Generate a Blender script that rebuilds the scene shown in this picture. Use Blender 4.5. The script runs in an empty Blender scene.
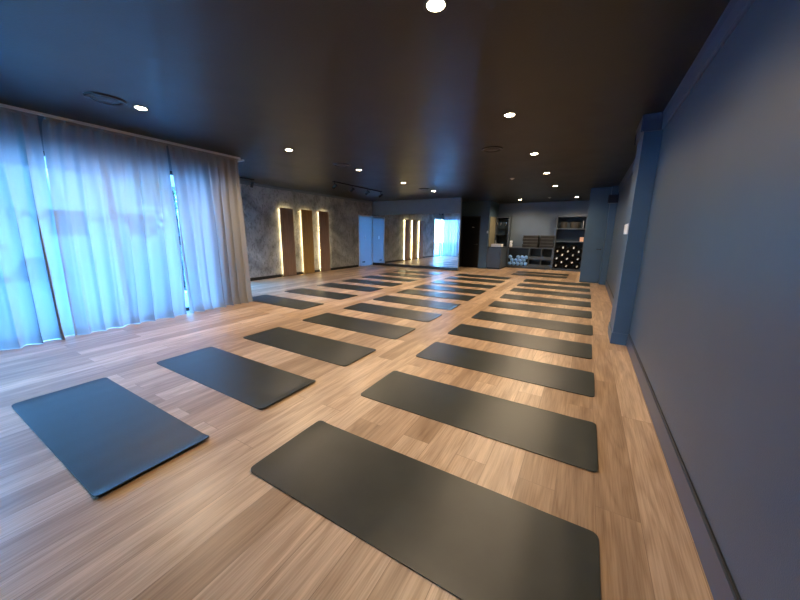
import bpy, bmesh, math, random
from mathutils import Vector, Matrix
PI = math.pi
S = bpy.context.scene
C = S.collection
rnd = random.Random(7)

# ------------------------------------------------------------------ materials
def new_mat(name):
    m = bpy.data.materials.new(name); m.use_nodes = True
    nt = m.node_tree
    return m, nt, nt.nodes['Principled BSDF']

def N(nt, t, **kw):
    n = nt.nodes.new(t)
    for k, v in kw.items():
        if k in n.inputs: n.inputs[k].default_value = v
        else: setattr(n, k, v)
    return n

def mat(name, col, rough=.5, var=.12, scale=8., bump=0., bscale=120., metallic=0., spec=.5, stretch=(1, 1, 1), rvar=0.):
    """plain procedural material: base colour with noise variation, optional bump and roughness variation"""
    m, nt, b = new_mat(name)
    tc = N(nt, 'ShaderNodeTexCoord')
    mp = N(nt, 'ShaderNodeMapping'); mp.inputs['Scale'].default_value = stretch
    nt.links.new(tc.outputs['Object'], mp.inputs['Vector'])
    no = N(nt, 'ShaderNodeTexNoise', Scale=scale, Detail=5.)
    nt.links.new(mp.outputs[0], no.inputs['Vector'])
    rp = N(nt, 'ShaderNodeValToRGB')
    rp.color_ramp.elements[0].position = .3; rp.color_ramp.elements[1].position = .7
    rp.color_ramp.elements[0].color = [c * (1 - var) for c in col] + [1]
    rp.color_ramp.elements[1].color = [min(1, c * (1 + var)) for c in col] + [1]
    nt.links.new(no.outputs['Fac'], rp.inputs[0])
    nt.links.new(rp.outputs[0], b.inputs['Base Color'])
    b.inputs['Roughness'].default_value = rough
    b.inputs['Metallic'].default_value = metallic
    b.inputs['Specular IOR Level'].default_value = spec
    if rvar:
        mr = N(nt, 'ShaderNodeMapRange'); mr.inputs['To Min'].default_value = rough - rvar; mr.inputs['To Max'].default_value = rough + rvar
        nt.links.new(no.outputs['Fac'], mr.inputs['Value']); nt.links.new(mr.outputs[0], b.inputs['Roughness'])
    if bump:
        n2 = N(nt, 'ShaderNodeTexNoise', Scale=bscale, Detail=3.)
        nt.links.new(tc.outputs['Object'], n2.inputs['Vector'])
        bp = N(nt, 'ShaderNodeBump', Strength=bump, Distance=.01)
        nt.links.new(n2.outputs['Fac'], bp.inputs['Height']); nt.links.new(bp.outputs[0], b.inputs['Normal'])
    return m

def emit(name, col, st):
    m, nt, b = new_mat(name)
    b.inputs['Base Color'].default_value = (.8, .8, .8, 1)
    b.inputs['Emission Color'].default_value = (*col, 1)
    b.inputs['Emission Strength'].default_value = st
    return m

def wood_floor():
    m, nt, b = new_mat('oak_plank_floor')
    L = nt.links.new
    tc = N(nt, 'ShaderNodeTexCoord')
    sx = N(nt, 'ShaderNodeSeparateXYZ'); L(tc.outputs['Object'], sx.inputs[0])
    cb = N(nt, 'ShaderNodeCombineXYZ'); L(sx.outputs['Y'], cb.inputs['X']); L(sx.outputs['X'], cb.inputs['Y'])
    br = N(nt, 'ShaderNodeTexBrick', Scale=1.)
    br.offset = .37; br.offset_frequency = 2; br.squash = 1.
    br.inputs['Color1'].default_value = (0, 0, 0, 1); br.inputs['Color2'].default_value = (1, 1, 1, 1); br.inputs['Mortar'].default_value = (.5, .5, .5, 1)
    br.inputs['Mortar Size'].default_value = .0016; br.inputs['Mortar Smooth'].default_value = .2; br.inputs['Bias'].default_value = 0
    br.inputs['Brick Width'].default_value = 1.75; br.inputs['Row Height'].default_value = .195
    L(cb.outputs[0], br.inputs['Vector'])
    # grain coordinates shifted per plank
    mul = N(nt, 'ShaderNodeVectorMath', operation='SCALE'); mul.inputs['Scale'].default_value = 37.
    L(br.outputs['Color'], mul.inputs[0])
    add = N(nt, 'ShaderNodeVectorMath', operation='ADD'); L(cb.outputs[0], add.inputs[0]); L(mul.outputs[0], add.inputs[1])
    mp = N(nt, 'ShaderNodeMapping'); mp.inputs['Scale'].default_value = (1.0, 9., 1); L(add.outputs[0], mp.inputs['Vector'])
    n1 = N(nt, 'ShaderNodeTexNoise', Scale=1.4, Detail=4., Distortion=.6); L(mp.outputs[0], n1.inputs['Vector'])
    mp2 = N(nt, 'ShaderNodeMapping'); mp2.inputs['Scale'].default_value = (3., 90., 1); L(add.outputs[0], mp2.inputs['Vector'])
    n2 = N(nt, 'ShaderNodeTexNoise', Scale=1.5, Detail=4.); L(mp2.outputs[0], n2.inputs['Vector'])
    # cathedral figure
    mp3 = N(nt, 'ShaderNodeMapping'); mp3.inputs['Scale'].default_value = (.45, 3.4, 1); L(add.outputs[0], mp3.inputs['Vector'])
    wn = N(nt, 'ShaderNodeTexNoise', Scale=1.5, Detail=1.5, Distortion=.5); L(mp3.outputs[0], wn.inputs['Vector'])
    wm = N(nt, 'ShaderNodeMath', operation='MULTIPLY'); wm.inputs[1].default_value = 15.; L(wn.outputs['Fac'], wm.inputs[0])
    wv = N(nt, 'ShaderNodeMath', operation='PINGPONG'); wv.inputs[1].default_value = 1.; L(wm.outputs[0], wv.inputs[0])
    # per plank tone
    tone = N(nt, 'ShaderNodeValToRGB')
    e = tone.color_ramp.elements
    e[0].color = (.40, .275, .17, 1); e[1].color = (.68, .52, .365, 1)
    e.new(.5).color = (.55, .395, .26, 1)
    L(br.outputs['Color'], tone.inputs[0])
    g1 = N(nt, 'ShaderNodeValToRGB'); g1.color_ramp.elements[0].color = (.74, .70, .66, 1); g1.color_ramp.elements[1].color = (1.12, 1.1, 1.07, 1)
    g1.color_ramp.elements[0].position = .3; g1.color_ramp.elements[1].position = .72
    L(n1.outputs['Fac'], g1.inputs[0])
    m1 = N(nt, 'ShaderNodeMix', data_type='RGBA', blend_type='MULTIPLY'); m1.inputs['Factor'].default_value = 1
    L(tone.outputs[0], m1.inputs['A']); L(g1.outputs[0], m1.inputs['B'])
    g2 = N(nt, 'ShaderNodeValToRGB'); g2.color_ramp.elements[0].color = (.72, .66, .6, 1); g2.color_ramp.elements[1].color = (1.06, 1.06, 1.06, 1)
    g2.color_ramp.elements[0].position = .32; g2.color_ramp.elements[1].position = .6
    L(n2.outputs['Fac'], g2.inputs[0])
    m2 = N(nt, 'ShaderNodeMix', data_type='RGBA', blend_type='MULTIPLY'); m2.inputs['Factor'].default_value = .75
    L(m1.outputs['Result'], m2.inputs['A']); L(g2.outputs[0], m2.inputs['B'])
    g3 = N(nt, 'ShaderNodeValToRGB'); g3.color_ramp.elements[0].color = (.66, .60, .54, 1); g3.color_ramp.elements[1].color = (1, 1, 1, 1)
    g3.color_ramp.elements[0].position = .0; g3.color_ramp.elements[1].position = .6
    L(wv.outputs[0], g3.inputs[0])
    m3 = N(nt, 'ShaderNodeMix', data_type='RGBA', blend_type='MULTIPLY'); m3.inputs['Factor'].default_value = .5
    L(m2.outputs['Result'], m3.inputs['A']); L(g3.outputs[0], m3.inputs['B'])
    m4 = N(nt, 'ShaderNodeMix', data_type='RGBA'); m4.inputs['B'].default_value = (.13, .075, .04, 1)
    mf = N(nt, 'ShaderNodeMath', operation='MULTIPLY'); mf.inputs[1].default_value = .6
    L(br.outputs['Fac'], mf.inputs[0]); L(mf.outputs[0], m4.inputs['Factor']); L(m3.outputs['Result'], m4.inputs['A'])
    L(m4.outputs['Result'], b.inputs['Base Color'])
    mr = N(nt, 'ShaderNodeMapRange'); mr.inputs['To Min'].default_value = .30; mr.inputs['To Max'].default_value = .43
    L(n2.outputs['Fac'], mr.inputs['Value']); L(mr.outputs[0], b.inputs['Roughness'])
    b.inputs['Specular IOR Level'].default_value = .5
    bp = N(nt, 'ShaderNodeBump', Strength=.08, Distance=.004); L(n2.outputs['Fac'], bp.inputs['Height']); L(bp.outputs[0], b.inputs['Normal'])
    return m

def concrete():
    m, nt, b = new_mat('trowelled_concrete_plaster')
    L = nt.links.new
    tc = N(nt, 'ShaderNodeTexCoord')
    a = N(nt, 'ShaderNodeTexNoise', Scale=1.3, Detail=8., Distortion=1.2); L(tc.outputs['Object'], a.inputs['Vector'])
    mp = N(nt, 'ShaderNodeMapping'); mp.inputs['Scale'].default_value = (1, 1.5, .8); L(tc.outputs['Object'], mp.inputs['Vector'])
    c = N(nt, 'ShaderNodeTexNoise', Scale=11., Detail=7., Distortion=.9); c.inputs['Roughness'].default_value = .7; L(mp.outputs[0], c.inputs['Vector'])
    r1 = N(nt, 'ShaderNodeValToRGB'); r1.color_ramp.elements[0].color = (.15, .163, .168, 1); r1.color_ramp.elements[1].color = (.40, .42, .43, 1)
    r1.color_ramp.elements[0].position = .3; r1.color_ramp.elements[1].position = .7
    L(a.outputs['Fac'], r1.inputs[0])
    r2 = N(nt, 'ShaderNodeValToRGB'); r2.color_ramp.elements[0].color = (.42, .42, .42, 1); r2.color_ramp.elements[1].color = (1, 1, 1, 1)
    r2.color_ramp.elements[0].position = .39; r2.color_ramp.elements[1].position = .5
    L(c.outputs['Fac'], r2.inputs[0])
    mx = N(nt, 'ShaderNodeMix', data_type='RGBA', blend_type='MULTIPLY'); mx.inputs['Factor'].default_value = .75
    L(r1.outputs[0], mx.inputs['A']); L(r2.outputs[0], mx.inputs['B']); L(mx.outputs['Result'], b.inputs['Base Color'])
    b.inputs['Roughness'].default_value = .6
    bp = N(nt, 'ShaderNodeBump', Strength=.25, Distance=.01); L(c.outputs['Fac'], bp.inputs['Height']); L(bp.outputs[0], b.inputs['Normal'])
    return m

def sheer():
    m, nt, b = new_mat('sheer_white_linen')
    L = nt.links.new; nt.nodes.remove(b)
    out = nt.nodes['Material Output']
    tc = N(nt, 'ShaderNodeTexCoord')
    mp = N(nt, 'ShaderNodeMapping'); mp.inputs['Scale'].default_value = (60, 60, 300); L(tc.outputs['Object'], mp.inputs['Vector'])
    no = N(nt, 'ShaderNodeTexNoise', Scale=1., Detail=3.); L(mp.outputs[0], no.inputs['Vector'])
    rp = N(nt, 'ShaderNodeValToRGB'); rp.color_ramp.elements[0].color = (.70, .70, .71, 1); rp.color_ramp.elements[1].color = (.84, .84, .85, 1)
    L(no.outputs['Fac'], rp.inputs[0])
    d = N(nt, 'ShaderNodeBsdfDiffuse'); t = N(nt, 'ShaderNodeBsdfTranslucent'); p = N(nt, 'ShaderNodeBsdfTransparent')
    L(rp.outputs[0], d.inputs[0])
    t.inputs[0].default_value = (*[SHEER[2]]*3, 1)
    m1 = N(nt, 'ShaderNodeMixShader', Fac=SHEER[0]); L(d.outputs[0], m1.inputs[1]); L(t.outputs[0], m1.inputs[2])
    m2 = N(nt, 'ShaderNodeMixShader', Fac=SHEER[1]); L(m1.outputs[0], m2.inputs[1]); L(p.outputs[0], m2.inputs[2])
    L(m2.outputs[0], out.inputs[0])
    return m

def pane_glass():
    m, nt, b = new_mat('clear_window_glass')
    L = nt.links.new; nt.nodes.remove(b)
    out = nt.nodes['Material Output']
    p = N(nt, 'ShaderNodeBsdfTransparent'); p.inputs[0].default_value = (.93, .96, .96, 1)
    g = N(nt, 'ShaderNodeBsdfGlossy', Roughness=.02)
    lw = N(nt, 'ShaderNodeLayerWeight', Blend=.5); fr = N(nt, 'ShaderNodeMath', operation='POWER'); fr.inputs[1].default_value = 4.
    L(lw.outputs['Facing'], fr.inputs[0])
    mx = N(nt, 'ShaderNodeMixShader'); L(fr.outputs[0], mx.inputs[0]); L(p.outputs[0], mx.inputs[1]); L(g.outputs[0], mx.inputs[2])
    L(mx.outputs[0], out.inputs[0])
    return m

SHEER = (.66, .04, .165)
SKY = 31.
LAMP = 98.
M = dict(
    floor=wood_floor(), concrete=concrete(), sheer=sheer(), glass=pane_glass(),
    ceiling=mat('charcoal_satin_ceiling', (.008, .010, .012), .40, .1, 2., .05, 60, rvar=.05, spec=.45),
    navy=mat('navy_grey_wall_paint', (.054, .078, .103), .40, .05, 3., .12, 260),
    trim=mat('navy_trim_gloss', (.045, .062, .092), .38, .05, 4.),
    blue=mat('slate_blue_paint', (.054, .100, .148), .42, .05, 4., .04, 200),
    backwall=mat('blue_grey_back_wall', (.11, .15, .195), .5, .08, 2.),
    grey=mat('mid_grey_paint', (.135, .17, .20), .5, .06, 3.),
    black=mat('black_satin', (.006, .006, .007), .35, .1, 5.),
    blackdoor=mat('matt_black_door', (.003, .003, .004), .6, .1, 5., spec=.2),
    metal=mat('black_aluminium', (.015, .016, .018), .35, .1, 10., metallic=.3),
    chrome=mat('brushed_steel', (.6, .6, .62), .28, .05, 40., metallic=1.),
    rubber=mat('dark_grey_rubber', (.026, .031, .028), .34, .14, 5., .10, 500, rvar=.05, spec=.4),
    white=mat('white_plastic', (.75, .77, .80), .35, .03, 5.),
    paledoor=mat('pale_gloss_door_paint', (.62, .66, .72), .28, .03, 3.),
    brown=mat('brown_stained_timber', (.23, .145, .10), .5, .22, 6., .06, 90, stretch=(1, 6, .6)),
    gold=mat('honey_stained_timber', (.33, .20, .055), .5, .2, 6., .06, 90, stretch=(1, 6, .6)),
    led=emit('warm_led_strip', (1., .78, .40), 16.),
    lens=emit('warm_lamp_lens', (1., .80, .52), 40.),
    shelf=mat('blue_grey_melamine', (.062, .082, .108), .45, .05, 6.),
    shelfin=mat('dark_blue_shelf_back', (.012, .030, .052), .5, .05, 6.),
    ball=mat('pale_blue_vinyl', (.22, .46, .92), .3, .06, 4.),
    blanket=mat('charcoal_wool', (.040, .042, .044), .9, .15, 6., .1, 200, spec=.1),
    bolster=mat('black_canvas', (.005, .005, .006), .8, .2, 20., spec=.08),
    hem=mat('grey_hem_tape', (.12, .125, .13), .9, .1, 20.),
    tag=mat('white_cotton_tag', (.85, .85, .85), .8, .03, 20.),
    basket=mat('dark_woven_fibre', (.030, .029, .027), .7, .35, 40., .5, 60, stretch=(1, 1, 3)),
    peach=mat('peach_card', (.75, .45, .28), .6, .08, 10.),
    beige=mat('beige_wall_panel', (.22, .205, .14), .5, .1, 5.),
    whitewall=mat('light_trim_white', (.72, .74, .76), .4, .03, 5.),
    paving=mat('pale_paving', (.42, .41, .39), .8, .15, 1.5),
    render=mat('pale_render', (.62, .60, .56), .8, .1, 1.),
    leaf=mat('green_leaves', (.13, .26, .09), .6, .5, 3.),
    bark=mat('grey_bark', (.14, .10, .07), .9, .3, 8.),
    carpaint=mat('white_car_paint', (.75, .76, .77), .2, .02, 5.),
    tyre=mat('tyre_black', (.01, .01, .01), .7, .1, 20.),
    darkglass=mat('dark_glazing', (.03, .04, .05), .1, .05, 5.),
)
def frosted():
    m, nt, b = new_mat('frosted_glass')
    L = nt.links.new
    t = N(nt, 'ShaderNodeBsdfTranslucent'); no = N(nt, 'ShaderNodeTexNoise', Scale=2.); rp = N(nt, 'ShaderNodeValToRGB')
    rp.color_ramp.elements[0].color = (.18, .185, .19, 1); rp.color_ramp.elements[1].color = (.22, .225, .23, 1)
    L(no.outputs['Fac'], rp.inputs[0]); L(rp.outputs[0], t.inputs[0])
    b.inputs['Base Color'].default_value = (.5, .54, .58, 1); b.inputs['Roughness'].default_value = .25
    mx = N(nt, 'ShaderNodeMixShader', Fac=.6); L(b.outputs[0], mx.inputs[1]); L(t.outputs[0], mx.inputs[2]); L(mx.outputs[0], nt.nodes['Material Output'].inputs[0])
    return m
M['frost'] = frosted()
m_, nt_, b_ = new_mat('silvered_mirror')
no_ = N(nt_, 'ShaderNodeTexNoise', Scale=1.); rp_ = N(nt_, 'ShaderNodeValToRGB')
rp_.color_ramp.elements[0].color = (.84, .87, .88, 1); rp_.color_ramp.elements[1].color = (.86, .89, .90, 1)
nt_.links.new(no_.outputs['Fac'], rp_.inputs[0]); nt_.links.new(rp_.outputs[0], b_.inputs['Base Color'])
b_.inputs['Metallic'].default_value = 1; b_.inputs['Roughness'].default_value = .0
M['mirror'] = m_

# ------------------------------------------------------------------ mesh helpers
def BM(): return bmesh.new()
def box(bm, x0, x1, y0, y1, z0, z1, bev=0.):
    r = bmesh.ops.create_cube(bm, size=1)
    vs = r['verts']
    for v in vs:
        v.co = Vector((x0 if v.co.x < 0 else x1, y0 if v.co.y < 0 else y1, z0 if v.co.z < 0 else z1))
    if bev:
        es = list({e for v in vs for e in v.link_edges})
        bmesh.ops.bevel(bm, geom=es, offset=bev, segments=2, profile=.6, affect='EDGES')
    return bm
def cyl(bm, c, r, h, axis='z', seg=24, r2=None):
    """from base point c along axis"""
    mtx = {'z': Matrix.Identity(4), 'x': Matrix.Rotation(PI/2, 4, 'Y'), 'y': Matrix.Rotation(-PI/2, 4, 'X')}[axis]
    T = Matrix.Translation(c) @ mtx @ Matrix.Translation((0, 0, h/2))
    bmesh.ops.create_cone(bm, cap_ends=True, segments=seg, radius1=r, radius2=r if r2 is None else r2, depth=h, matrix=T)
    return bm
def lathe(bm, c, prof, seg=28, axis='z', closed=False):
    """prof: [(radius, height)...]"""
    rings = []
    for r, z in prof:
        ring = []
        for i in range(seg):
            a = 2*PI*i/seg
            p = Vector((r*math.cos(a), r*math.sin(a), z))
            if axis == 'y': p = Vector((p.x, p.z, p.y))
            if axis == 'x': p = Vector((p.z, p.x, p.y))
            ring.append(bm.verts.new(p + Vector(c)))
        rings.append(ring)
    pairs = list(zip(rings, rings[1:])) + ([(rings[-1], rings[0])] if closed else [])
    for a, b in pairs:
        for i in range(seg):
            bm.faces.new((a[i], a[(i+1) % seg], b[(i+1) % seg], b[i]))
    if not closed:
        for ring in (rings[0], rings[-1]):
            try: bm.faces.new(ring)
            except ValueError: pass
    return bm
def tube(bm, pts, r, seg=10):
    pts = [Vector(p) for p in pts]; rings = []
    for i, p in enumerate(pts):
        d = (pts[min(i+1, len(pts)-1)] - pts[max(i-1, 0)]).normalized()
        u = d.cross(Vector((0, 0, 1)))
        if u.length < .05: u = d.cross(Vector((0, 1, 0)))
        u.normalize(); w = d.cross(u)
        rings.append([bm.verts.new(p + u*r*math.cos(2*PI*k/seg) + w*r*math.sin(2*PI*k/seg)) for k in range(seg)])
    for a, b in zip(rings, rings[1:]):
        for k in range(seg): bm.faces.new((a[k], a[(k+1) % seg], b[(k+1) % seg], b[k]))
    bm.faces.new(rings[0]); bm.faces.new(rings[-1])
    return bm
def prism(bm, pts, axis, a0, a1):
    """extrude a polygon; axis 'y': pts are (x, z); axis 'x': pts are (y, z); axis 'z': pts are (x, y)"""
    def P(p, a):
        return {'y': (p[0], a, p[1]), 'x': (a, p[0], p[1]), 'z': (p[0], p[1], a)}[axis]
    A = [bm.verts.new(P(p, a0)) for p in pts]; B = [bm.verts.new(P(p, a1)) for p in pts]
    n = len(pts)
    for i in range(n): bm.faces.new((A[i], A[(i+1) % n], B[(i+1) % n], B[i]))
    bm.faces.new(A); bm.faces.new(B)
    return bm
def obj(name, bm, m, parent=None, smooth=False, recalc=True):
    if recalc: bmesh.ops.recalc_face_normals(bm, faces=bm.faces[:])
    if parent is not None:
        off = parent.matrix_basis.translation.copy()
        if parent.parent: off += parent.parent.matrix_basis.translation
        bmesh.ops.translate(bm, verts=bm.verts[:], vec=-off)
    me = bpy.data.meshes.new(name); bm.to_mesh(me); bm.free()
    if smooth:
        for p in me.polygons: p.use_smooth = True
        if smooth != 'all': me.set_sharp_from_angle(angle=math.radians(35))
    o = bpy.data.objects.new(name, me); C.objects.link(o)
    me.materials.append(M[m])
    if parent is not None: o.parent = parent
    return o
def tag(o, label, cat, group=None, kind=None):
    o['label'] = label; o['category'] = cat
    if group: o['group'] = group
    if kind: o['kind'] = kind
    return o
def thing(name, loc, label, cat, group=None, kind=None):
    o = bpy.data.objects.new(name, None); C.objects.link(o); o.location = loc
    o.empty_display_size = .1
    return tag(o, label, cat, group, kind)
def struct(name, bm, m, label, cat, parent=None):
    o = obj(name, bm, m, parent)
    if parent is None: tag(o, label, cat, kind='structure')
    return o
def kids(o): return [c for c in bpy.data.objects if c.parent == o and c.type != 'LIGHT']
def dup(o, loc, label=None, group=None, parent=None):
    c = o.copy(); C.objects.link(c)
    if parent is not None: c.parent = parent
    else:
        c.location = loc
        if label: c['label'] = label
        if group: c['group'] = group
    for ch in kids(o): dup(ch, None, parent=c)
    return c

ORD = 'first second third fourth fifth sixth seventh eighth ninth tenth eleventh twelfth thirteenth'.split()

# ------------------------------------------------------------------ room dimensions (metres; camera above the origin)
XR, XC, XL = .605, -6.05, -8.40          # right wall, street glazing, concrete wall
YF, YA, YM, YB = -2.2, 3.95, 11.87, 14.90  # wall behind, alcove glazing, mirror wall, storage wall
ZC = 2.78

# ------------------------------------------------------------------ setting
b = BM(); prism(b, [(XR, YF), (XR, YB), (XL-.1, YB), (XL-.1, YA), (XC, YA), (XC, YF)], 'z', -.12, 0)
struct('floor', b, 'floor', 'warm oak plank floor running the length of the studio', 'floor')
b = BM(); prism(b, [(XR+.2, YF-.2), (XR+.2, YB+.2), (XL-.2, YB+.2), (XL-.2, YA-.1), (XC-.1, YA-.1), (XC-.1, YF-.2)], 'z', ZC, ZC+.15)
struct('ceiling', b, 'ceiling', 'dark charcoal satin ceiling with round downlights', 'ceiling')
struct('wall_right', box(BM(), XR, XR+.2, YF-.2, YB+.2, 0, ZC), 'navy', 'long dark navy grey wall beside the blue column', 'wall')
struct('wall_front', box(BM(), XC-.1, XR, YF-.2, YF, 0, ZC), 'navy', 'plain dark wall at the street end of the studio', 'wall')
struct('wall_back', box(BM(), -5.6, XR, YB, YB+.2, 0, ZC), 'backwall', 'blue grey wall behind the storage shelves', 'wall')
# concrete feature wall with door and window openings
b = BM()
box(b, XL-.2, XL, 5.15, 10.87, 0, ZC); box(b, XL-.2, XL, 10.87, 11.86, 2.17, ZC); box(b, XL-.2, XL, YA-.1, 5.15, 2.37, ZC); box(b, XL-.2, XL, 11.86, YM+.15, 0, ZC)
struct('wall_left', b, 'concrete', 'mottled grey concrete plaster wall behind the three glowing panels', 'wall')
# mirror partition
struct('wall_mirror', box(BM(), XL, -4.30, YM, YM+.12, 0, ZC), 'grey', 'grey partition wall carrying the big mirror', 'wall')
# entry wall with black door, and the pier
b = BM()
box(b, -5.6, -4.76, 13.4, 13.55, 0, ZC); box(b, -4.76, -3.95, 13.4, 13.55, 2.17, ZC); box(b, -3.95, -3.6, 13.4, YB, 0, ZC)
struct('wall_entry', b, 'blue', 'slate blue wall and pier around the black door', 'wall')
struct('wall_passage', box(BM(), -5.75, -5.6, YM+.12, YB, 0, ZC), 'blue', 'dark end wall of the passage behind the mirror partition', 'wall')
# header above the street glazing, corner pier, alcove header
b = BM()
box(b, XC-.12, XC, YF, YA, 2.38, ZC); box(b, XC-.12, XC, 3.42, YA-.12, 0, 2.38)
box(b, XL, XC, YA-.12, YA, 2.38, ZC); box(b, XC-.12, XC, YA-.12, YA, 0, 2.38)
struct('wall_window', b, 'grey', 'header and corner pier framing the curtained street glazing', 'wall')
# column on the right wall with capital
b = BM(); box(b, .425, XR, 4.90, 5.50, 0, ZC, .004)
struct('column', b, 'blue', 'square slate blue column standing against the navy wall', 'column')
b = BM(); box(b, .43, XR, 11.0, 11.6, 0, ZC)
struct('pier', b, 'blue', 'narrow blue pier beside the tall storage cupboard', 'pier')
# cornice: wall run and its return round the column
def crown_prof(x): return [(x, 2.60), (x-.014, 2.60), (x-.022, 2.615), (x-.024, 2.72), (x-.034, 2.755), (x-.036, ZC), (x, ZC)]
b = BM(); prism(b, crown_prof(XR), 'y', YF, 4.90); prism(b, crown_prof(XR), 'y', 5.5, 11.0)
prism(b, crown_prof(.425), 'y', 4.868, 5.532)
prism(b, [(4.90-(XR-x), z) for x, z in crown_prof(XR)], 'x', .392, XR)
prism(b, [(5.50+(XR-x), z) for x, z in crown_prof(XR)], 'x', .392, XR)
struct('trim_1', b, 'trim', 'navy cornice along the wall and around the column head', 'cornice')
def skirt_prof(x, s=-1): return [(x, 0), (x+s*.014, 0), (x+s*.014, .152), (x, .152)]
b = BM(); prism(b, skirt_prof(XR), 'y', YF, 4.90); prism(b, skirt_prof(XR), 'y', 5.5, 11.0)
sk = struct('baseboard_right', b, 'trim', 'navy skirting board along the long wall with a dark strip for its top shadow', 'skirting')
for ya, yb in ((YF, 4.90), (5.5, 11.0)): obj('shadow_line_strip', box(BM(), XR-.007, XR, ya, yb, .1525, .166), 'metal', sk)  # dark strip stands in for the shadow line on top of the skirting
b = BM(); box(b, .413, XR, 4.888, 5.512, 0, .15)
struct('baseboard_column', b, 'blue', 'slate blue skirting around the foot of the column', 'skirting')
b = BM(); box(b, XL, XL+.018, 5.15, 10.8, 0, .09)
struct('baseboard_left', b, 'metal', 'dark skirting along the concrete wall', 'skirting')
b = BM(); box(b, XL+.018, -4.30, YM-.018, YM, 0, .10)
struct('baseboard_mirror', b, 'metal', 'dark skirting board under the big mirror', 'skirting')
b = BM(); box(b, XL, XL+.05, YA, YM, 2.735, ZC); box(b, XL, XL+.02, YA, YM, 2.70, 2.735)
struct('trim_2', b, 'grey', 'slim grey shadow trim along the top of the concrete wall', 'trim')

# doors
d = thing('door_1', (XL, 10.87, 0), 'pale frosted glass door at the end of the concrete wall by the mirror', 'door', kind='structure')
obj('leaf', box(BM(), XL-.01, XL+.002, 10.885, 11.85, .001, 2.15, .002), 'frost', d)
bb = BM(); box(bb, XL-.05, XL+.012, 10.865, 10.885, 0, 2.17); box(bb, XL-.05, XL+.012, 11.85, 11.862, 0, 2.17); box(bb, XL-.05, XL+.012, 10.885, 11.85, 2.15, 2.17)
obj('door_frame', bb, 'whitewall', d)
bb = BM(); box(bb, XL+.002, XL+.012, 11.30, 11.36, 1.16, 1.30, .003); obj('push_plate', bb, 'white', d)
for yy in (11.12, 11.22): obj('floor_lock', box(BM(), XL+.002, XL+.02, yy, yy+.06, .15, .21, .003), 'metal', d)
d = thing('door_2', (-4.36, 13.4, 0), 'plain black door behind the mirror partition', 'door', kind='structure')
obj('leaf', box(BM(), -4.74, -3.97, 13.44, 13.48, .01, 2.15, .003), 'blackdoor', d)
bb = BM(); box(bb, -4.76, -4.72, 13.385, 13.5, 0, 2.17); box(bb, -3.985, -3.95, 13.385, 13.5, 0, 2.17); box(bb, -4.72, -3.985, 13.385, 13.5, 2.14, 2.17); obj('door_frame', bb, 'black', d)
bb = BM(); box(bb, -4.31, -4.22, 13.428, 13.44, 1.70, 1.73); obj('name_plate', bb, 'chrome', d)
bb = BM(); cyl(bb, (-4.06, 13.44, 1.0), .025, -.02, 'y', 16); tube(bb, [(-4.06, 13.43, 1.0), (-4.06, 13.38, 1.0), (-4.18, 13.38, 1.0)], .009); obj('handle', bb, 'metal', d)
bb = BM(); box(bb, -4.76, -3.95, 13.38, 13.5, 0, .012); obj('threshold', bb, 'chrome', d)

# windows
def window(name, label, along, fix, a0, a1, n, z1=2.38):
    """a full height glazed screen; along 'y' (at x=fix) or 'x' (at y=fix)"""
    def bx(bm, a, c, z0, z2, dd): 
        return box(bm, fix-dd, fix+dd, a, c, z0, z2) if along == 'y' else box(bm, a, c, fix-dd, fix+dd, z0, z2)
    base = (fix, a0, 0) if along == 'y' else (a0, fix, 0)
    w = thing(name, base, label, 'window', kind='structure')
    fr = BM(); bx(fr, a0, a1, 0, .06, .03); bx(fr, a0, a1, z1-.06, z1, .03)
    st = (a1-a0)/n
    for i in range(n+1):
        p = a0 + st*i; bx(fr, max(a0, p-.03), min(a1, p+.03), .06, z1-.06, .03)
    obj('window_frame', fr, 'metal', w)
    for i in range(n):
        g = BM(); bx(g, a0+st*i+.03, a0+st*(i+1)-.03, .06, z1-.06, .003); obj('glass_pane', g, 'glass', w)
    return w
w1 = window('window_1', 'wide street glazing behind the three floor length curtains', 'y', XC-.06, YF, 3.42, 4)  # unseen stretch behind the camera left uncurtained to add blue daylight
w2 = window('window_2', 'glazed alcove side behind the short curtain, seen in the mirror', 'x', YA-.06, XL, XC-.12, 2)
w3 = window('window_3', 'bare side window beyond the curtains, seen in the mirror', 'y', XL-.06, YA, 5.15, 1)
bb = BM(); box(bb, XL-.02, XL+.03, 5.10, 5.19, 0, 2.42); box(bb, XL-.02, XL+.03, YA, 5.10, 2.35, 2.42); obj('casing', bb, 'whitewall', w3)
# lettering on the outside of the street glass (reads from the street)
tcu = bpy.data.curves.new('lettering', 'FONT'); tcu.body = 'YOGA PILATES'; tcu.size = .19; tcu.space_character = 1.22; tcu.extrude = .001
tcu.materials.append(M['tyre'])
to = bpy.data.objects.new('lettering', tcu); C.objects.link(to); to.parent = w1
to.matrix_basis = Matrix.Translation((-.008, 2.21-YF, 1.53)) @ Matrix(((0, 0, -1, 0), (-1, 0, 0, 0), (0, 1, 0, 0), (0, 0, 0, 1)))

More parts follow.
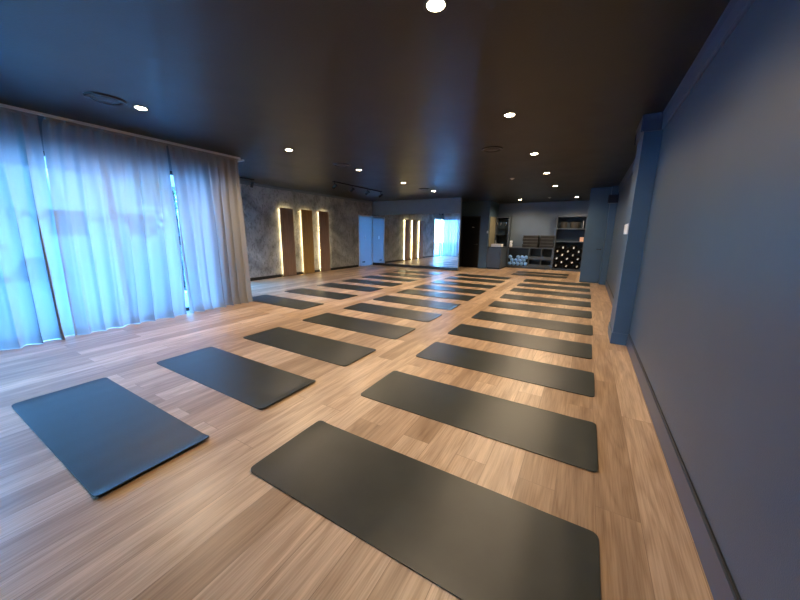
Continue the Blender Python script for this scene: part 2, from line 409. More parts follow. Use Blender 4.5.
# ------------------------------------------------------------------ curtains
def curtain_mesh(along, fix, t0, t1, b0, b1, seed, ztop=2.735, out=1, edge_fold=.0, x0=.55, x1=.55):
    r = random.Random(seed)
    Lw = abs(t1-t0); nu = int(Lw*90); nv = 46
    nhi = max(3, round(Lw/.125)); nlo = max(2, round(Lw/.205))
    ph = [r.uniform(0, 6.28) for _ in range(8)]
    am = [r.choice((.25, .45, .7, 1., 1.5)) for _ in range(nlo+3)]
    bm = BM(); G = []
    for j in range(nv+1):
        v = j/nv; row = []           # v: 0 at the top, 1 at the hem
        zz = ztop*(1-v)
        for i in range(nu+1):
            u = i/nu
            w = u + (.012*math.sin(9*u+ph[0]+1.5*v)*v + .008*math.sin(21*u+ph[1])*v)*min(1, u/.06, (1-u)/.06)
            a0 = t0+(b0-t0)*v**x0; a1 = t1+(b1-t1)*v**x1; a = a0+(a1-a0)*w; win = min(1, u/.06, (1-u)/.06)
            hi = math.sin(2*PI*nhi*u+ph[2]) * .032 * max(.14, 1-2.2*v)
            lo_ph = 2*PI*nlo*u + ph[3] + 1.5*math.sin(5*u+ph[4]) + .9*math.sin(12*u+ph[1]) + .35*math.sin(3*v+ph[5])
            A = am[min(len(am)-1, int(u*nlo))]*(1-(u*nlo-int(u*nlo))) + am[min(len(am)-1, int(u*nlo)+1)]*(u*nlo-int(u*nlo))
            s = math.sin(lo_ph)
            lo = (s*abs(s)**-.25 if abs(s) > 1e-4 else 0) * (.012+.058*v**.7) * A
            fine = .007*math.sin(2*PI*nhi*1.7*u+ph[6]+2*v)*v
            off = hi + lo + fine + .03*v*v*math.sin(4*u+ph[7])
            a += .044*min(1, v*1.6+.12)*math.cos(lo_ph)*A*win*(1 if t1 > t0 else -1)
            ez = max(0, 1-u/.05) + max(0, (u-.95)/.05)
            off += out*edge_fold*ez*v
            z = zz
            if v > .93: off += out*.05*((v-.93)/.07)**2*(.6+.6*math.sin(lo_ph+1))
            z += (v**6)*(.003+.002*math.sin(7*u*Lw+ph[0]))
            p = (fix+off, a, z) if along == 'y' else (a, fix+off, z)
            row.append(bm.verts.new(p))
        G.append(row)
    for j in range(nv):
        for i in range(nu):
            bm.faces.new((G[j][i], G[j][i+1], G[j+1][i+1], G[j+1][i]))
    return bm
def hem_mesh(bm_src, nu): pass
XCUR = -5.86
cg = 'sheer curtains over the street glazing'
def curtain(along, fix, t0, t1, b0, b1, seed, label, out=1, ef=.0, x0=.55, x1=.55):
    o = obj('curtain', curtain_mesh(along, fix, t0, t1, b0, b1, seed, out=out, edge_fold=ef, x0=x0, x1=x1), 'sheer', None, smooth='all')
    tag(o, label, 'curtain', cg)
    # header tape with hooks runs along the top as a part of its own
    t = BM()
    if along == 'y': box(t, fix-.012, fix+.022, min(t0, t1)+.005, max(t0, t1)-.005, 2.715, 2.742)
    else: box(t, min(t0, t1)+.005, max(t0, t1)-.005, fix-.022, fix+.012, 2.715, 2.742)
    obj('header_tape', t, 'sheer', o)
    return o
curtain('y', XCUR, .30, 1.370, .15, 1.342, 3, 'white sheer curtain at the near end, left of the narrow dark gap', ef=.0, x0=1, x1=.9)  # stops short so the unseen bare glazing adds blue fill on the floor
curtain('y', XCUR, 1.428, 2.748, 1.300, 2.692, 5, 'wide white sheer curtain in the middle, between two narrow gaps', ef=.03, x0=.45, x1=4)
curtain('y', XCUR, 2.758, 3.93, 2.785, 3.96, 11, 'white sheer curtain ending beside the concrete wall and its first mat', ef=.03, x0=4, x1=1)
curtain('x', 4.09, -8.22, -6.32, -8.22, -6.32, 17, 'white sheer curtain around the alcove corner, visible only in the mirror', ef=.02)
b = BM(); box(b, XCUR-.02, XCUR+.025, -1.95, 3.95, 2.750, ZC, .004)
rail = tag(obj('curtain_rail', b, 'whitewall'), 'long white curtain rail under the ceiling above the three curtains', 'curtain rail')
bb = BM(); cyl(bb, (XCUR, 3.95, 2.76), .024, .02, 'y', 12); obj('end_stop', bb, 'whitewall', rail)
b = BM(); box(b, -8.3, -5.93, 4.07, 4.11, 2.750, ZC, .004)
tag(obj('curtain_rail', b, 'whitewall'), 'short white curtain rail above the alcove curtain, out of direct view', 'curtain rail')

# ------------------------------------------------------------------ glowing timber panels
for y0, y1, mm, lab in ((6.90, 7.41, 'brown', 'backlit dark brown timber panel nearest the curtain'),
                        (7.76, 8.24, 'gold', 'backlit honey coloured timber panel between the two brown ones'),
                        (8.57, 9.06, 'brown', 'backlit dark brown timber panel nearest the pale door')):
    t = thing('wall_panel', (XL, (y0+y1)/2, 0), lab, 'wall panel', 'backlit timber panels on the concrete wall')
    obj('board', box(BM(), XL+.055, XL+.08, y0-.06, y1-.06, .02, 2.16, .002), mm, t)
    bb = BM(); y0 -= .06; y1 -= .06; box(bb, XL+.001, XL+.055, y0+.05, y1-.05, .02, 2.10); obj('backing_frame', bb, 'black', t)
    bb = BM()
    box(bb, XL+.02, XL+.045, y0+.035, y0+.05, .04, 2.11); box(bb, XL+.02, XL+.045, y1-.05, y1-.035, .04, 2.11); box(bb, XL+.02, XL+.045, y0+.035, y1-.035, 2.10, 2.115)
    obj('led_strip', bb, 'led', t)

# ------------------------------------------------------------------ mirror
t = thing('mirror', (-6.37, YM, .10), 'tall frameless mirror covering the partition wall', 'mirror')
for i in range(3):
    x0 = XL+.02 + i*1.358
    obj('mirror_sheet', box(BM(), x0, x0+1.356, YM-.008, YM-.001, .11, 2.20), 'mirror', t)
bb = BM(); box(bb, XL+.02, -4.302, YM-.014, YM-.001, .10, .112); obj('bottom_channel', bb, 'metal', t)
bb = BM(); box(bb, -4.306, -4.300, YM-.012, YM+.001, .11, 2.20); obj('edge_strip', bb, 'chrome', t)

# ------------------------------------------------------------------ yoga mats
def mat_mesh(L=1.80, W=.60, cl=.004, cr=.004, rip=.0008, seed=0, th=.006):
    r = random.Random(seed)
    R = .035
    xs = [0, .003, .008, .015, .024, .035, .05, .07, .09, .115, .14]
    x = .14
    while x < L-.16: x += .035; xs.append(x)
    xs = [q for q in xs if q < L-.15] + [L-q for q in reversed([0, .003, .008, .015, .024, .035, .05, .07, .09, .115, .14])]
    ny = 10; ph = [r.uniform(0, 6.28) for _ in range(4)]
    bm = BM(); top = []; bot = []
    for x in xs:
        d = min(x, L-x)
        hw = W/2 - (R - math.sqrt(max(0, R*R-(R-d)**2)) if d < R else 0)
        tr, br = [], []
        for k in range(ny+1):
            s = -1+2*k/ny; y = s*hw
            z = cl*math.exp(-(x/.055)**1.3) + cr*math.exp(-((L-x)/.055)**1.3)
            z += rip*(1+math.sin(x*30+ph[0]+.6*s))*(math.exp(-x/.3)*.6+math.exp(-(L-x)/.4)) + .0003*math.sin(9*x+ph[1]+2*s)+.0003
            edge = .0012 if k in (0, ny) else 0
            tr.append(bm.verts.new((x-L/2, y, z+th-edge))); br.append(bm.verts.new((x-L/2, y, max(.0003, z))))
        top.append(tr); bot.append(br)
    n = len(xs)
    for i in range(n-1):
        for k in range(ny):
            bm.faces.new((top[i][k], top[i+1][k], top[i+1][k+1], top[i][k+1]))
            bm.faces.new((bot[i][k], bot[i][k+1], bot[i+1][k+1], bot[i+1][k]))
        bm.faces.new((top[i][0], bot[i][0], bot[i+1][0], top[i+1][0])); bm.faces.new((top[i][ny], top[i+1][ny], bot[i+1][ny], bot[i][ny]))
    for k in range(ny):
        bm.faces.new((top[0][k], top[0][k+1], bot[0][k+1], bot[0][k])); bm.faces.new((top[-1][k], bot[-1][k], bot[-1][k+1], top[-1][k+1]))
    return bm
RY = [1.262, 2.325, 3.38, 4.392, 5.43, 6.53, 7.525, 8.575, 9.58, 10.63]
MY = [.716, 1.724, 2.73, 3.773, 4.786, 5.762, 6.773, 7.67, 8.663, 9.78, 10.75]
FY = [4.287, 5.37, 6.48, 7.46, 8.47, 9.47, 10.45]
rows = [(-.688, RY, 'in the row along the navy wall', 'yoga mats along the navy wall'),
        (-2.978, MY, 'in the middle row', 'yoga mats in the middle row'),
        (-5.33, FY, 'in the row along the concrete wall', 'yoga mats along the concrete wall')]
k = 0
def place_mat(x, y, label, group, cl, cr, rip):
    global k; k += 1
    o = obj('yoga_mat', mat_mesh(cl=cl, cr=cr, rip=rip, seed=k), 'rubber', None, smooth=True)
    o.location = (x+rnd.uniform(-.012, .012), y, .0002); o.rotation_euler.z = rnd.uniform(-.006, .006)
    tag(o, label, 'yoga mat', group)
for x, ys, where, grp in rows:
    for i, y in enumerate(ys):
        cl, cr, rip = .003, rnd.uniform(.003, .006), (.0010 if ys is RY else .0008)
        lab = 'dark grey yoga mat, %s from the near end %s' % (ORD[i], where)
        if ys is MY and i == 0: cl, cr, rip, lab = .006, .020, .0011, 'dark yoga mat with a curled-up end, nearest the curtains, first in the middle row'
        if ys is RY and i == 0: lab = 'dark grey yoga mat, the closest and largest looking one, beside the navy wall'
        if ys is RY and i == 0: cl = .010
        if ys is MY and i in (1, 5): cr = .012
        if ys is FY and i == 0: lab = 'dark yoga mat beside the curtain end, first in the row along the concrete wall'
        place_mat(x, y, lab, grp, cl, cr, rip)
for y, lab in ((12.15, 'dark yoga mat set across the floor, second from the storage shelves'), (13.0, 'dark yoga mat set across the floor closest to the storage shelves')):
    place_mat(-1.36, y, lab, 'yoga mats before the storage shelves', .003, .003, .0006)

# ------------------------------------------------------------------ ceiling fittings
def make_downlight():
    t = thing('downlight', (0, 0, 0), 'x', 'ceiling light', 'round ceiling downlights')
    obj('trim_ring', lathe(BM(), (0, 0, 0), [(.0545, -.001), (.074, -.004), (.078, -.001), (.078, .0), (.0545, 0)], 28, closed=True), 'metal', t, smooth=True)
    obj('lamp_lens', lathe(BM(), (0, 0, 0), [(.055, -.0015), (.045, -.004), (.02, -.006), (.004, -.0065)], 24), 'lens', t, smooth=True)
    return t
dl0 = make_downlight()
spots = [(-.97, 2.06, 'lit downlight in the near row, cut by the top edge of the picture'),
         (-.955, 4.145, 'lit downlight, second along the row nearest the column'),
         (-.965, 6.2, 'lit downlight, third along the row nearest the column'),
         (-.965, 8.15, 'lit downlight, fourth along the row nearest the column'),
         (-.965, 10.3, 'lit downlight, fifth along the row nearest the column'),
         (-.51, 13.47, 'lit downlight over the tall shelf with bolsters'),
         (-2.48, 13.55, 'lit downlight over the low shelf with the balls'),
         (-4.60, 1.93, 'lit downlight beside the round vent above the curtain'),
         (-4.57, 4.02, 'lit downlight second along the curtain row, off the curtain end'),
         (-4.56, 5.94, 'lit downlight third along the curtain row, near a round vent'),
         (-4.57, 7.95, 'lit downlight fourth along the curtain row, past the track light'),
         (-4.52, 9.85, 'lit downlight closest to the mirror')]
lampdata = bpy.data.lights.new('downlight_lamp', 'SPOT')
lampdata.energy = LAMP; lampdata.color = (1., .75, .49); lampdata.spot_size = math.radians(162); lampdata.spot_blend = .6; lampdata.shadow_soft_size = .05
for i, (x, y, lab) in enumerate(spots):
    loc = (x, y, ZC)
    t = dl0 if i == 0 else dup(dl0, loc, lab)
    t.location = loc; t['label'] = lab
    lo = bpy.data.objects.new('downlight_lamp', lampdata); C.objects.link(lo); lo.parent = t; lo.location = (0, 0, -.02)
def ring_vent(x, y, lab):
    t = thing('ceiling_vent', (x, y, ZC), lab, 'air vent', 'round ceiling air diffusers')
    obj('outer_ring', lathe(BM(), (x, y, ZC), [(.13, 0), (.13, -.008), (.14, -.014), (.165, -.016), (.178, -.003), (.178, 0)], 40, closed=True), 'metal', t, smooth=True)
    obj('centre_disc', lathe(BM(), (x, y, ZC), [(.115, .0), (.115, -.008), (.105, -.012), (.01, -.012)], 40), 'ceiling', t, smooth=True)
ring_vent(-4.63, 1.63, 'round black air diffuser above the curtain beside a lit downlight')
ring_vent(-4.55, 5.35, 'round black air diffuser just before the track light')
ring_vent(-4.57, 9.25, 'round black air diffuser closest to the mirror')
ring_vent(-1.52, 5.55, 'round black air diffuser in the open dark ceiling near the column row')
def sensor(x, y, lab):
    t = thing('ceiling_sensor', (x, y, ZC), lab, 'sensor', 'small pale ceiling sensors')
    obj('rim', lathe(BM(), (x, y, ZC), [(.02, -.004), (.055, -.006), (.06, -.001), (.06, 0), (.02, 0)], 24, closed=True), 'chrome', t, smooth=True)
    obj('dome', lathe(BM(), (x, y, ZC), [(.035, -.003), (.03, -.018), (.018, -.027), (.004, -.03)], 20), 'white', t, smooth=True)
sensor(-1.79, 8.53, 'small pale unlit ceiling sensor amid the lit row')
sensor(-1.39, 13.25, 'tiny pale ceiling sensor between the two farthest downlights')
# track light
def track(loc, L, n, lab, tilt, hm='metal'):
    x, y = loc
    t = thing('track_light', (x, y, ZC), lab, 'track light')
    obj('track', box(BM(), x-.018, x+.018, y, y+L, ZC-.03, ZC, .003), 'black', t)
    for i in range(n):
        yy = y + .06 + (L-.12)*i/(n-1)
        h = BM(); cyl(h, (x, yy, ZC-.10), .010, .075, 'z', 10); hd = obj('stem', h, 'black', t)
        s = BM()
        lathe(s, (0, 0, 0), [(.02, -.075), (.034, -.07), (.036, .07), (.030, .072), (.027, .05), (.004, .045)], 20)
        bmesh.ops.rotate(s, verts=s.verts[:], cent=(0, 0, 0), matrix=Matrix.Rotation(tilt, 3, 'Y') )
        bmesh.ops.translate(s, verts=s.verts[:], vec=(x, yy, ZC-.14))
        obj('spot_head', s, hm, t, smooth=True)
track((-6.11, 6.82), 2.37, 4, 'long black track light hanging before the concrete wall', math.radians(-120))
track((-7.85, 5.12), .55, 2, 'short black spotlight bar by the curtain end at the concrete wall', math.radians(-150))

# ------------------------------------------------------------------ storage wall
FY0 = 14.5
# counter cabinet
t = thing('counter_cabinet', (-3.3, 13.9, 0), 'blue grey counter cabinet in the corner beside the pier', 'cabinet')
obj('body', box(BM(), -3.595, -3.03, 13.42, 14.895, .06, .89), 'shelf', t)
obj('plinth', box(BM(), -3.58, -3.05, 13.46, 14.88, 0, .06), 'black', t)
obj('worktop', box(BM(), -3.598, -3.02, 13.40, 14.897, .89, .92, .003), 'shelfin', t)
dr = obj('door', box(BM(), -3.585, -3.045, 13.402, 13.42, .08, .87, .002), 'shelf', t)
bb = BM(); box(bb, -3.09, -3.075, 13.385, 13.402, .5, .68, .003); obj('handle', bb, 'metal', dr)
# beige side panel in the nook
t = thing('splash_panel', (-3.598, 13.98, .92), 'beige lit panel on the pier side above the counter', 'wall panel')
obj('sheet', box(BM(), -3.598, -3.585, 13.52, 14.46, .925, 2.15, .002), 'beige', t)
obj('edge_strip', box(BM(), -3.598, -3.58, 13.505, 13.52, .925, 2.15), 'shelf', t); obj('edge_strip', box(BM(), -3.598, -3.58, 14.46, 14.475, .925, 2.15), 'shelf', t)
# tall hook unit on the counter
t = thing('hook_unit', (-3.3, 14.7, .92), 'tall dark open unit with hooks standing on the counter', 'shelf unit')
bb = BM(); box(bb, -3.58, -3.555, FY0, 14.895, .921, 2.19); box(bb, -3.045, -3.0, FY0, 14.895, .921, 2.19); box(bb, -3.555, -3.045, FY0, 14.895, 2.16, 2.19); obj('carcass', bb, 'shelf', t)
obj('back_panel', box(BM(), -3.555, -3.045, 14.875, 14.895, .921, 2.16), 'shelfin', t)
obj('shelf', box(BM(), -3.555, -3.045, FY0+.01, 14.875, 1.41, 1.43), 'shelf', t)
obj('rail', box(BM(), -3.555, -3.045, FY0+.02, FY0+.045, 1.90, 1.95), 'shelfin', t)
for q, x in enumerate((-3.52, -3.37, -3.14)):
    h = BM(); box(h, x-.018, x+.018, FY0+.008, FY0+.02, 1.86, 1.95, .003)
    tube(h, [(x, FY0+.012, 1.88), (x, FY0-.03, 1.85), (x-.01, FY0-.055, 1.82), (x-.02, FY0-.06, 1.85)], .012, 8)
    obj('hook', h, 'chrome', t, smooth=True)
# basin and tap on the counter
t = thing('basin', (-3.25, 13.65, .92), 'white box basin standing on the corner counter', 'basin')
bb = BM(); box(bb, -3.46, -3.06, 13.45, 13.85, .921, 1.04, .008)
top = [f for f in bb.faces if f.normal.z > .9 and f.calc_area() > .05]
r = bmesh.ops.inset_region(bb, faces=top, thickness=.02); bmesh.ops.translate(bb, verts=list({v for f in top for v in f.verts}), vec=(0, 0, -.09))
obj('bowl', bb, 'white', t)
t = thing('tap', (-3.40, 13.92, .92), 'small pale tap rising behind the white basin', 'tap')
obj('spout', tube(BM(), [(-3.40, 13.92, .921), (-3.40, 13.92, 1.12), (-3.40, 13.90, 1.16), (-3.40, 13.85, 1.17), (-3.40, 13.80, 1.15)], .012), 'chrome', t, smooth=True)
bb = BM(); cyl(bb, (-3.40, 13.92, .921), .024, .03, 'z', 16); obj('base', bb, 'chrome', t)
bb = BM(); tube(bb, [(-3.40, 13.92, 1.08), (-3.35, 13.92, 1.10)], .007, 8); obj('lever', bb, 'chrome', t)
# low shelf
t = thing('low_shelf', (-2.08, 14.7, 0), 'low blue grey shelf holding pale balls in its wide bay', 'shelf unit')
x0, x1 = -3.0, -1.185
bb = BM(); box(bb, x0, x0+.035, FY0, 14.895, .07, .86); box(bb, x1-.03, x1, FY0, 14.895, .07, .86); box(bb, x0, x1, FY0-.005, 14.895, .86, .90, .002)
box(bb, x0+.035, x1-.03, FY0, 14.895, .07, .10); obj('carcass', bb, 'shelf', t)
obj('back_panel', box(BM(), x0+.035, x1-.03, 14.875, 14.895, .10, .86), 'shelfin', t)
obj('plinth', box(BM(), x0+.02, x1-.02, FY0+.03, 14.88, 0, .07), 'shelf', t)
obj('divider', box(BM(), -2.13, -2.085, FY0+.002, 14.875, .10, .86), 'shelf', t)
obj('divider', box(BM(), -1.64, -1.60, FY0+.004, 14.875, .10, .86), 'shelf', t)
obj('shelf', box(BM(), -2.085, x1-.03, FY0, 14.875, .40, .52), 'shelf', t)
bb = BM(); box(bb, -2.085, x1-.03, FY0, FY0+.02, .10, .19); obj('front_rail', bb, 'shelf', t)
# balls piled in the bay
ball_r = .083
obj('inner_back', box(BM(), -2.965, -2.13, 14.70, 14.72, .10, .86), 'shelfin', t)
bb = BM(); bmesh.ops.create_uvsphere(bb, u_segments=24, v_segments=14, radius=ball_r-.0006)
ball0 = obj('exercise_ball', bb, 'ball', None, smooth='all')
kk = 0
for lv, nb in enumerate((5, 4, 5)):
    for i in range(nb):
        if lv == 2 and i == 1: continue
        o = ball0 if kk == 0 else ball0.copy()
        if kk: C.objects.link(o)
        kk += 1
        o.location = (-2.964+ball_r+(2*ball_r+.0003)*(i+(.5 if lv == 1 else 0)), FY0+.10, .1006+ball_r+lv*(ball_r*math.sqrt(3)))
        o.rotation_euler = (i, lv, 0)
        tag(o, 'pale blue exercise ball in the low shelf, %s row, %s from the corner cabinet' % (('bottom', 'middle', 'top')[lv], ORD[i - (1 if lv == 2 and i > 1 else 0)]), 'ball', 'pale blue balls in the low shelf')
# folded blankets on the low shelf
def blanket_mesh(w, d, h, seed):
    r = random.Random(seed); bm = BM()
    n = 3; th = h/n
    for q in range(n):                      # three folded layers of cloth sharing one fold
        sag = r.uniform(-.004, .004)
        box(bm, -w/2+r.uniform(0, .012), w/2-r.uniform(0, .012), -d/2+r.uniform(0, .008), d/2, q*th+.001, (q+1)*th-.002, th*.3)
    box(bm, -w/2+.015, w/2-.015, d/2-.02, d/2+.006, .004, h-.004, .012)
    return bm
kk = 0
for sx, sw, nm in ((-2.10, .64, 'nearer the white jar'), (-1.46, .56, 'nearer the tall shelf')):
    for lv in range(4):
        kk += 1
        h = .130 if lv < 3 else .12
        o = obj('folded_blanket', blanket_mesh(sw-rnd.uniform(0, .03), .34, h, kk), 'blanket', None, smooth=True)
        hb = BM(); box(hb, -sw/2+.03, sw/2-.03, -.182, -.16, h-.026, h-.010, .003); obj('hem_band', hb, 'hem', o)
        o.location = (sx+rnd.uniform(-.008, .008), 14.69, .9005+lv*.1305); o.rotation_euler.z = rnd.uniform(-.02, .02)
        tag(o, 'charcoal folded blanket, %s of the stack %s' % (('bottom', 'second from bottom', 'third from bottom', 'topmost')[lv], nm), 'blanket', 'folded blankets on the low shelf')
# white jar
t = thing('canister', (-2.90, 14.62, .90), 'white two-part canister at the end of the low shelf top', 'canister')
obj('body', lathe(BM(), (-2.90, 14.62, .9005), [(.01, 0), (.058, .002), (.062, .02), (.062, .13), (.050, .145), (.05, .155), (.01, .155)], 24), 'white', t, smooth=True)
obj('lid', lathe(BM(), (-2.90, 14.62, 1.056), [(.01, 0), (.05, .0), (.06, .015), (.06, .10), (.05, .115), (.01, .118)], 24), 'white', t, smooth=True)
# tall shelf
t = thing('tall_shelf', (-.64, 14.7, 0), 'tall dark shelf with baskets above and black bolsters below', 'shelf unit')
x0, x1 = -1.18, -.105
bb = BM(); box(bb, x0, x0+.04, FY0-.01, 14.895, .05, 2.20); box(bb, x1-.03, x1, FY0-.01, 14.895, .05, 2.20); box(bb, x0+.04, x1-.03, FY0-.01, 14.895, 2.15, 2.20); box(bb, x0+.04, x1-.03, FY0, 14.895, .05, .08); obj('carcass', bb, 'shelf', t)
obj('back_panel', box(BM(), x0+.04, x1-.03, 14.875, 14.895, .08, 2.15), 'shelfin', t)
obj('plinth', box(BM(), x0+.02, x1-.01, FY0+.02, 14.88, 0, .05), 'shelf', t)
obj('shelf', box(BM(), x0+.04, x1-.03, FY0, 14.875, 1.665, 1.70), 'shelf', t)
obj('shelf', box(BM(), x0+.04, x1-.03, FY0, 14.875, 1.155, 1.185), 'shelf', t)
# bolsters, end on, with a white tag
bz = {}
rr = .120
def bolster():
    b1 = BM(); lathe(b1, (0, 0, 0), [(.004, 0), (.055, -.003), (.10, .002), (rr-.002, .016), (rr, .03), (rr, .34), (.10, .352), (.004, .355)], 28, axis='y')
    t = obj('bolster', b1, 'bolster', None, smooth=True)
    b2 = BM(); box(b2, -.024, .024, -.012, -.002, -.038, .038, .002)
    bmesh.ops.rotate(b2, verts=b2.verts[:], cent=(0, 0, 0), matrix=Matrix.Rotation(.35, 3, 'Y'))
    obj('tag', b2, 'tag', t)
    return t
bol0 = bolster()
# honeycomb of rolls resting on one another
bx0, bx1 = x0+.04+.002, x1-.03-.002
bays = []
lvl, z = 0, .081+rr
W = bx1-bx0
while z+rr < 1.15 and lvl < 7:
    odd = lvl % 2
    nrow = 3 if not odd else 2
    pitch = (W-2*rr)/2
    for i in range(nrow):
        bays.append((bx0+rr+pitch*(i+.5*odd), z, lvl, i))
    z += math.sqrt(max((2*rr)**2-(pitch/2)**2, .01))+.0006
    lvl += 1
rown = ['bottom', 'second', 'third', 'fourth', 'fifth', 'sixth', 'seventh']
for i, (x, z, lv, c) in enumerate(bays):
    if lv == 0 or True:
        o = bol0 if i == 0 else dup(bol0, (0, 0, 0))
        o.location = (x, FY0+.012, z); o.rotation_euler = (0, rnd.uniform(-.5, .5), 0)
        tag(o, 'black tagged bolster in the tall shelf, %s row up, %s from the low shelf' % (rown[lv], ORD[c]), 'bolster', 'black bolsters in the tall shelf')
# baskets
def basket(x, w, h, lab):
    t = thing('basket', (x, 14.68, 1.70), lab, 'basket', 'baskets on the tall shelf')
    obj('bowl', lathe(BM(), (x, 14.68, 1.7005), [(.004, 0), (w*.44, 0), (w*.48, h*.3), (w*.5, h), (w*.47, h), (w*.45, h*.3), (w*.40, .012), (.004, .012)], 28), 'basket', t, smooth=True)
    obj('rim', lathe(BM(), (x, 14.68, 1.7005+h), [(w*.465, -.008), (w*.51, -.008), (w*.515, .004), (w*.49, .010), (w*.465, .004)], 28, closed=True), 'basket', t, smooth=True)
basket(-.90, .24, .24, 'small dark round basket at the left end of the top shelf')
basket(-.50, .33, .24, 'wide dark round basket in the middle of the top shelf')
t = thing('folder', (-.215, 14.66, 1.70), 'grey flat folder standing upright beside the wide basket', 'folder')
obj('cover', box(BM(), -.225, -.205, 14.53, 14.80, 1.701, 1.99, .003), 'grey', t)
obj('paper_block', box(BM(), -.221, -.209, 14.528, 14.805, 1.706, 1.985), 'white', t)
t = thing('box', (-.205, 14.58, 1.185), 'small peach box at the end of the middle shelf', 'box')
obj('carton', box(BM(), -.275, -.145, 14.51, 14.64, 1.186, 1.33, .006), 'peach', t)
obj('lid', box(BM(), -.278, -.142, 14.507, 14.643, 1.3305, 1.355, .004), 'peach', t)
# tall cupboard
t = thing('storage_cupboard', (.17, 13., 0), 'full height slate blue cupboard beside the tall shelf', 'cupboard')
obj('body', box(BM(), -.085, .428, 11.23, 14.895, .0, ZC-.002), 'blue', t)
dr = obj('door', box(BM(), -.083, .424, 11.205, 11.228, .06, 2.70, .002), 'blue', t)
bb = BM(); cyl(bb, (.36, 11.205, 1.02), .022, -.008, 'y', 16); tube(bb, [(.36, 11.20, 1.02), (.36, 11.165, 1.02), (.25, 11.165, 1.02)], .010, 8); obj('handle', bb, 'metal', dr)
# speaker on the pier
t = thing('wall_speaker', (.51, 10.9, 2.3), 'black speaker mounted on the blue pier below the ceiling', 'speaker')
obj('cabinet', prism(BM(), [(.36, 10.80), (.66-.06, 10.80), (.60, 10.97), (.40, 10.97)], 'z', 2.31, 2.53), 'black', t)
obj('grille', box(BM(), .375, .588, 10.788, 10.80, 2.325, 2.515, .004), 'metal', t)
bb = BM(); box(bb, .47, .53, 10.97, 11.0, 2.36, 2.48); obj('bracket', bb, 'metal', t)
# switches
t = thing('wall_switch', (.425, 5.2, 1.5), 'white switch plate on the side of the blue column', 'switch', 'white wall switches')
obj('plate', box(BM(), .411, .4245, 4.94, 5.06+.3, 1.43, 1.56, .004), 'white', t)
obj('rocker', box(BM(), .407, .411, 5.10, 5.20, 1.46, 1.53, .0015), 'white', t)
t = thing('wall_switch', (-3.63, 13.4, 1.5), 'small white switch at the edge of the pier by the beige panel', 'switch', 'white wall switches')
obj('plate', box(BM(), -3.66, -3.605, 13.388, 13.3995, 1.47, 1.57, .003), 'white', t)
obj('rocker', box(BM(), -3.64, -3.625, 13.384, 13.388, 1.50, 1.54, .001), 'white', t)

# ------------------------------------------------------------------ outside the glass
b = BM(); box(b, -40, XC-.12, -30, YA-.12, -.25, -.04); box(b, -40, XL-.2, YA-.12, 25, -.25, -.04)
struct('pavement', b, 'paving', 'pale paved forecourt outside the street glazing', 'pavement')
b = BM(); box(b, -8.0, XC-.12, -6, 3.2, 2.42, 2.75)
struct('roof_soffit', b, 'render', 'pale soffit overhanging the street glazing', 'roof')
t = thing('parked_car', (-14.5, 1.2, -.04), 'white parked car outside, faint through the near curtain', 'car')
body = [(-2.0, .28), (2.05, .28), (2.1, .55), (1.95, .78), (1.1, .86), (.55, 1.32), (-1.0, 1.38), (-1.75, .95), (-2.05, .9), (-2.1, .5)]
obj('body', prism(BM(), [(1.2+y, z-.04) for y, z in body], 'x', -15.3, -13.6), 'carpaint', t)
gl = [(1.0, .90), (.52, 1.26), (-.95, 1.31), (-1.5, .95)]
obj('side_window', prism(BM(), [(1.2+y, z-.04) for y, z in gl], 'x', -13.6, -13.59), 'darkglass', t)
for yy in (-1.25, 1.3):
    for xx in (-13.78, -15.3):
        bb = BM(); cyl(bb, (xx, 1.2+yy, .29), .33, .2, 'x', 24); wv = obj('wheel', bb, 'tyre', t)
        bb = BM(); cyl(bb, (xx+.195, 1.2+yy, .29), .19, .012, 'x', 20); obj('hubcap', bb, 'chrome', wv)
t = thing('building', (-27, 0, -.04), 'pale low building across the street, seen through the glass', 'building')
obj('wall', box(BM(), -30, -26, -14, 26, -.04, 5.0), 'render', t)
obj('roof', box(BM(), -30.4, -25.6, -14.4, 26.4, 5.0, 5.4), 'grey', t)
for i in range(10):
    y = -12.5+i*3.6
    fr = obj('window', box(BM(), -26.0, -25.94, y, y+1.8, 1.0, 2.6), 'whitewall', t)
    obj('pane', box(BM(), -25.945, -25.93, y+.08, y+1.72, 1.08, 2.52), 'darkglass', fr)
def tree(x, y, h, cr, lab, seed):
    r = random.Random(seed)
    t = thing('tree', (x, y, -.04), lab, 'tree', 'street trees')
    bb = BM(); tube(bb, [(x, y, -.04), (x+.05, y, h*.3), (x-.05, y+.05, h*.6), (x, y, h*.85)], .13, 10); tube(bb, [(x-.02, y, h*.5), (x+.5, y+.5, h*.8)], .06, 8); tube(bb, [(x-.02, y, h*.45), (x-.5, y-.6, h*.8)], .06, 8)
    obj('trunk', bb, 'bark', t, smooth=True)
    bb = BM()
    for i in range(900):
        a = r.uniform(0, 6.28); q = r.random()**.5*cr; zz = h*.75 + r.gauss(0, cr*.4)
        c = Vector((x+q*math.cos(a), y+q*math.sin(a), zz)); s = r.uniform(.08, .2)
        u = Vector((r.gauss(0, 1), r.gauss(0, 1), r.gauss(0, 1))).normalized(); v = u.orthogonal().normalized(); w = u.cross(v)
        vs = [bb.verts.new(c+v*s*.45), bb.verts.new(c+u*s+w*.05*s), bb.verts.new(c-v*s*.45), bb.verts.new(c-u*s)]
        bb.faces.new(vs)
    obj('crown', bb, 'leaf', t, recalc=False)
tree(-17.2, -9.2, 4.2, 1.3, 'leafy street tree glimpsed in the mirror beside the curtain', 1)
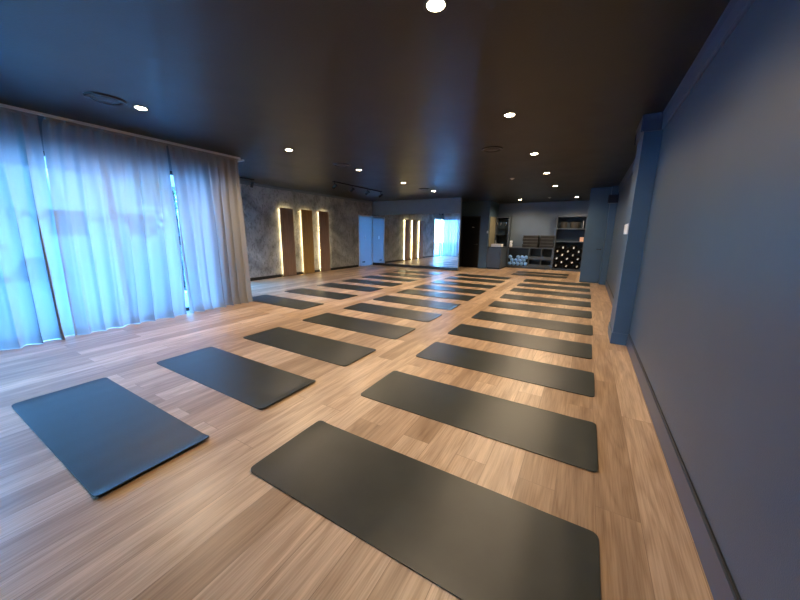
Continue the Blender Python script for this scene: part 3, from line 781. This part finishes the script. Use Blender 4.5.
tree(-13.0, 6.4, 4.2, 1.4, 'leafy tree outside the bare side window', 2)
tree(-18.0, -1.5, 5., 1.7, 'leafy tree across the forecourt behind the car', 3)

# ------------------------------------------------------------------ sky
w = bpy.data.worlds.new('sky'); S.world = w; w.use_nodes = True
nt = w.node_tree; bg = nt.nodes['Background']
tc = N(nt, 'ShaderNodeTexCoord'); sx = N(nt, 'ShaderNodeSeparateXYZ'); nt.links.new(tc.outputs['Generated'], sx.inputs[0])
rp = N(nt, 'ShaderNodeValToRGB'); e = rp.color_ramp.elements
e[0].position = .0; e[0].color = (.24, .57, 1., 1); e[1].position = .6; e[1].color = (.06, .33, 1., 1); e.new(.2).color = (.15, .47, 1., 1)
nt.links.new(sx.outputs['Z'], rp.inputs[0]); nt.links.new(rp.outputs[0], bg.inputs['Color'])
bg.inputs['Strength'].default_value = SKY

# ------------------------------------------------------------------ camera
f, yaw, pitch, roll, H = 314.895, math.radians(30.23078), math.radians(-11.83324), math.radians(.66610), 1.4
cy, sy, cp, sp = math.cos(yaw), math.sin(yaw), math.cos(pitch), math.sin(pitch)
fw = Vector((-sy*cp, cy*cp, sp)); r0 = Vector((cy, sy, 0)); u0 = r0.cross(fw)
r_ = r0*math.cos(roll)+u0*math.sin(roll); u_ = u0*math.cos(roll)-r0*math.sin(roll)
cam = bpy.data.cameras.new('camera'); co = bpy.data.objects.new('camera', cam); C.objects.link(co)
co.matrix_world = Matrix(((r_.x, u_.x, -fw.x, 0), (r_.y, u_.y, -fw.y, 0), (r_.z, u_.z, -fw.z, H), (0, 0, 0, 1)))
cam.sensor_width = 36.; cam.lens = f/800*36.; cam.clip_start = .05; cam.clip_end = 200
S.camera = co

S.view_settings.view_transform = 'Standard'; S.view_settings.look = 'None'
S.view_settings.gamma = 1; S.view_settings.use_curve_mapping = False; S.view_settings.exposure = .72
S.cycles.use_denoising = True
S.cycles.max_bounces = 10; S.cycles.diffuse_bounces = 5; S.cycles.glossy_bounces = 5; S.cycles.transparent_max_bounces = 12
S.cycles.sample_clamp_indirect = 6.
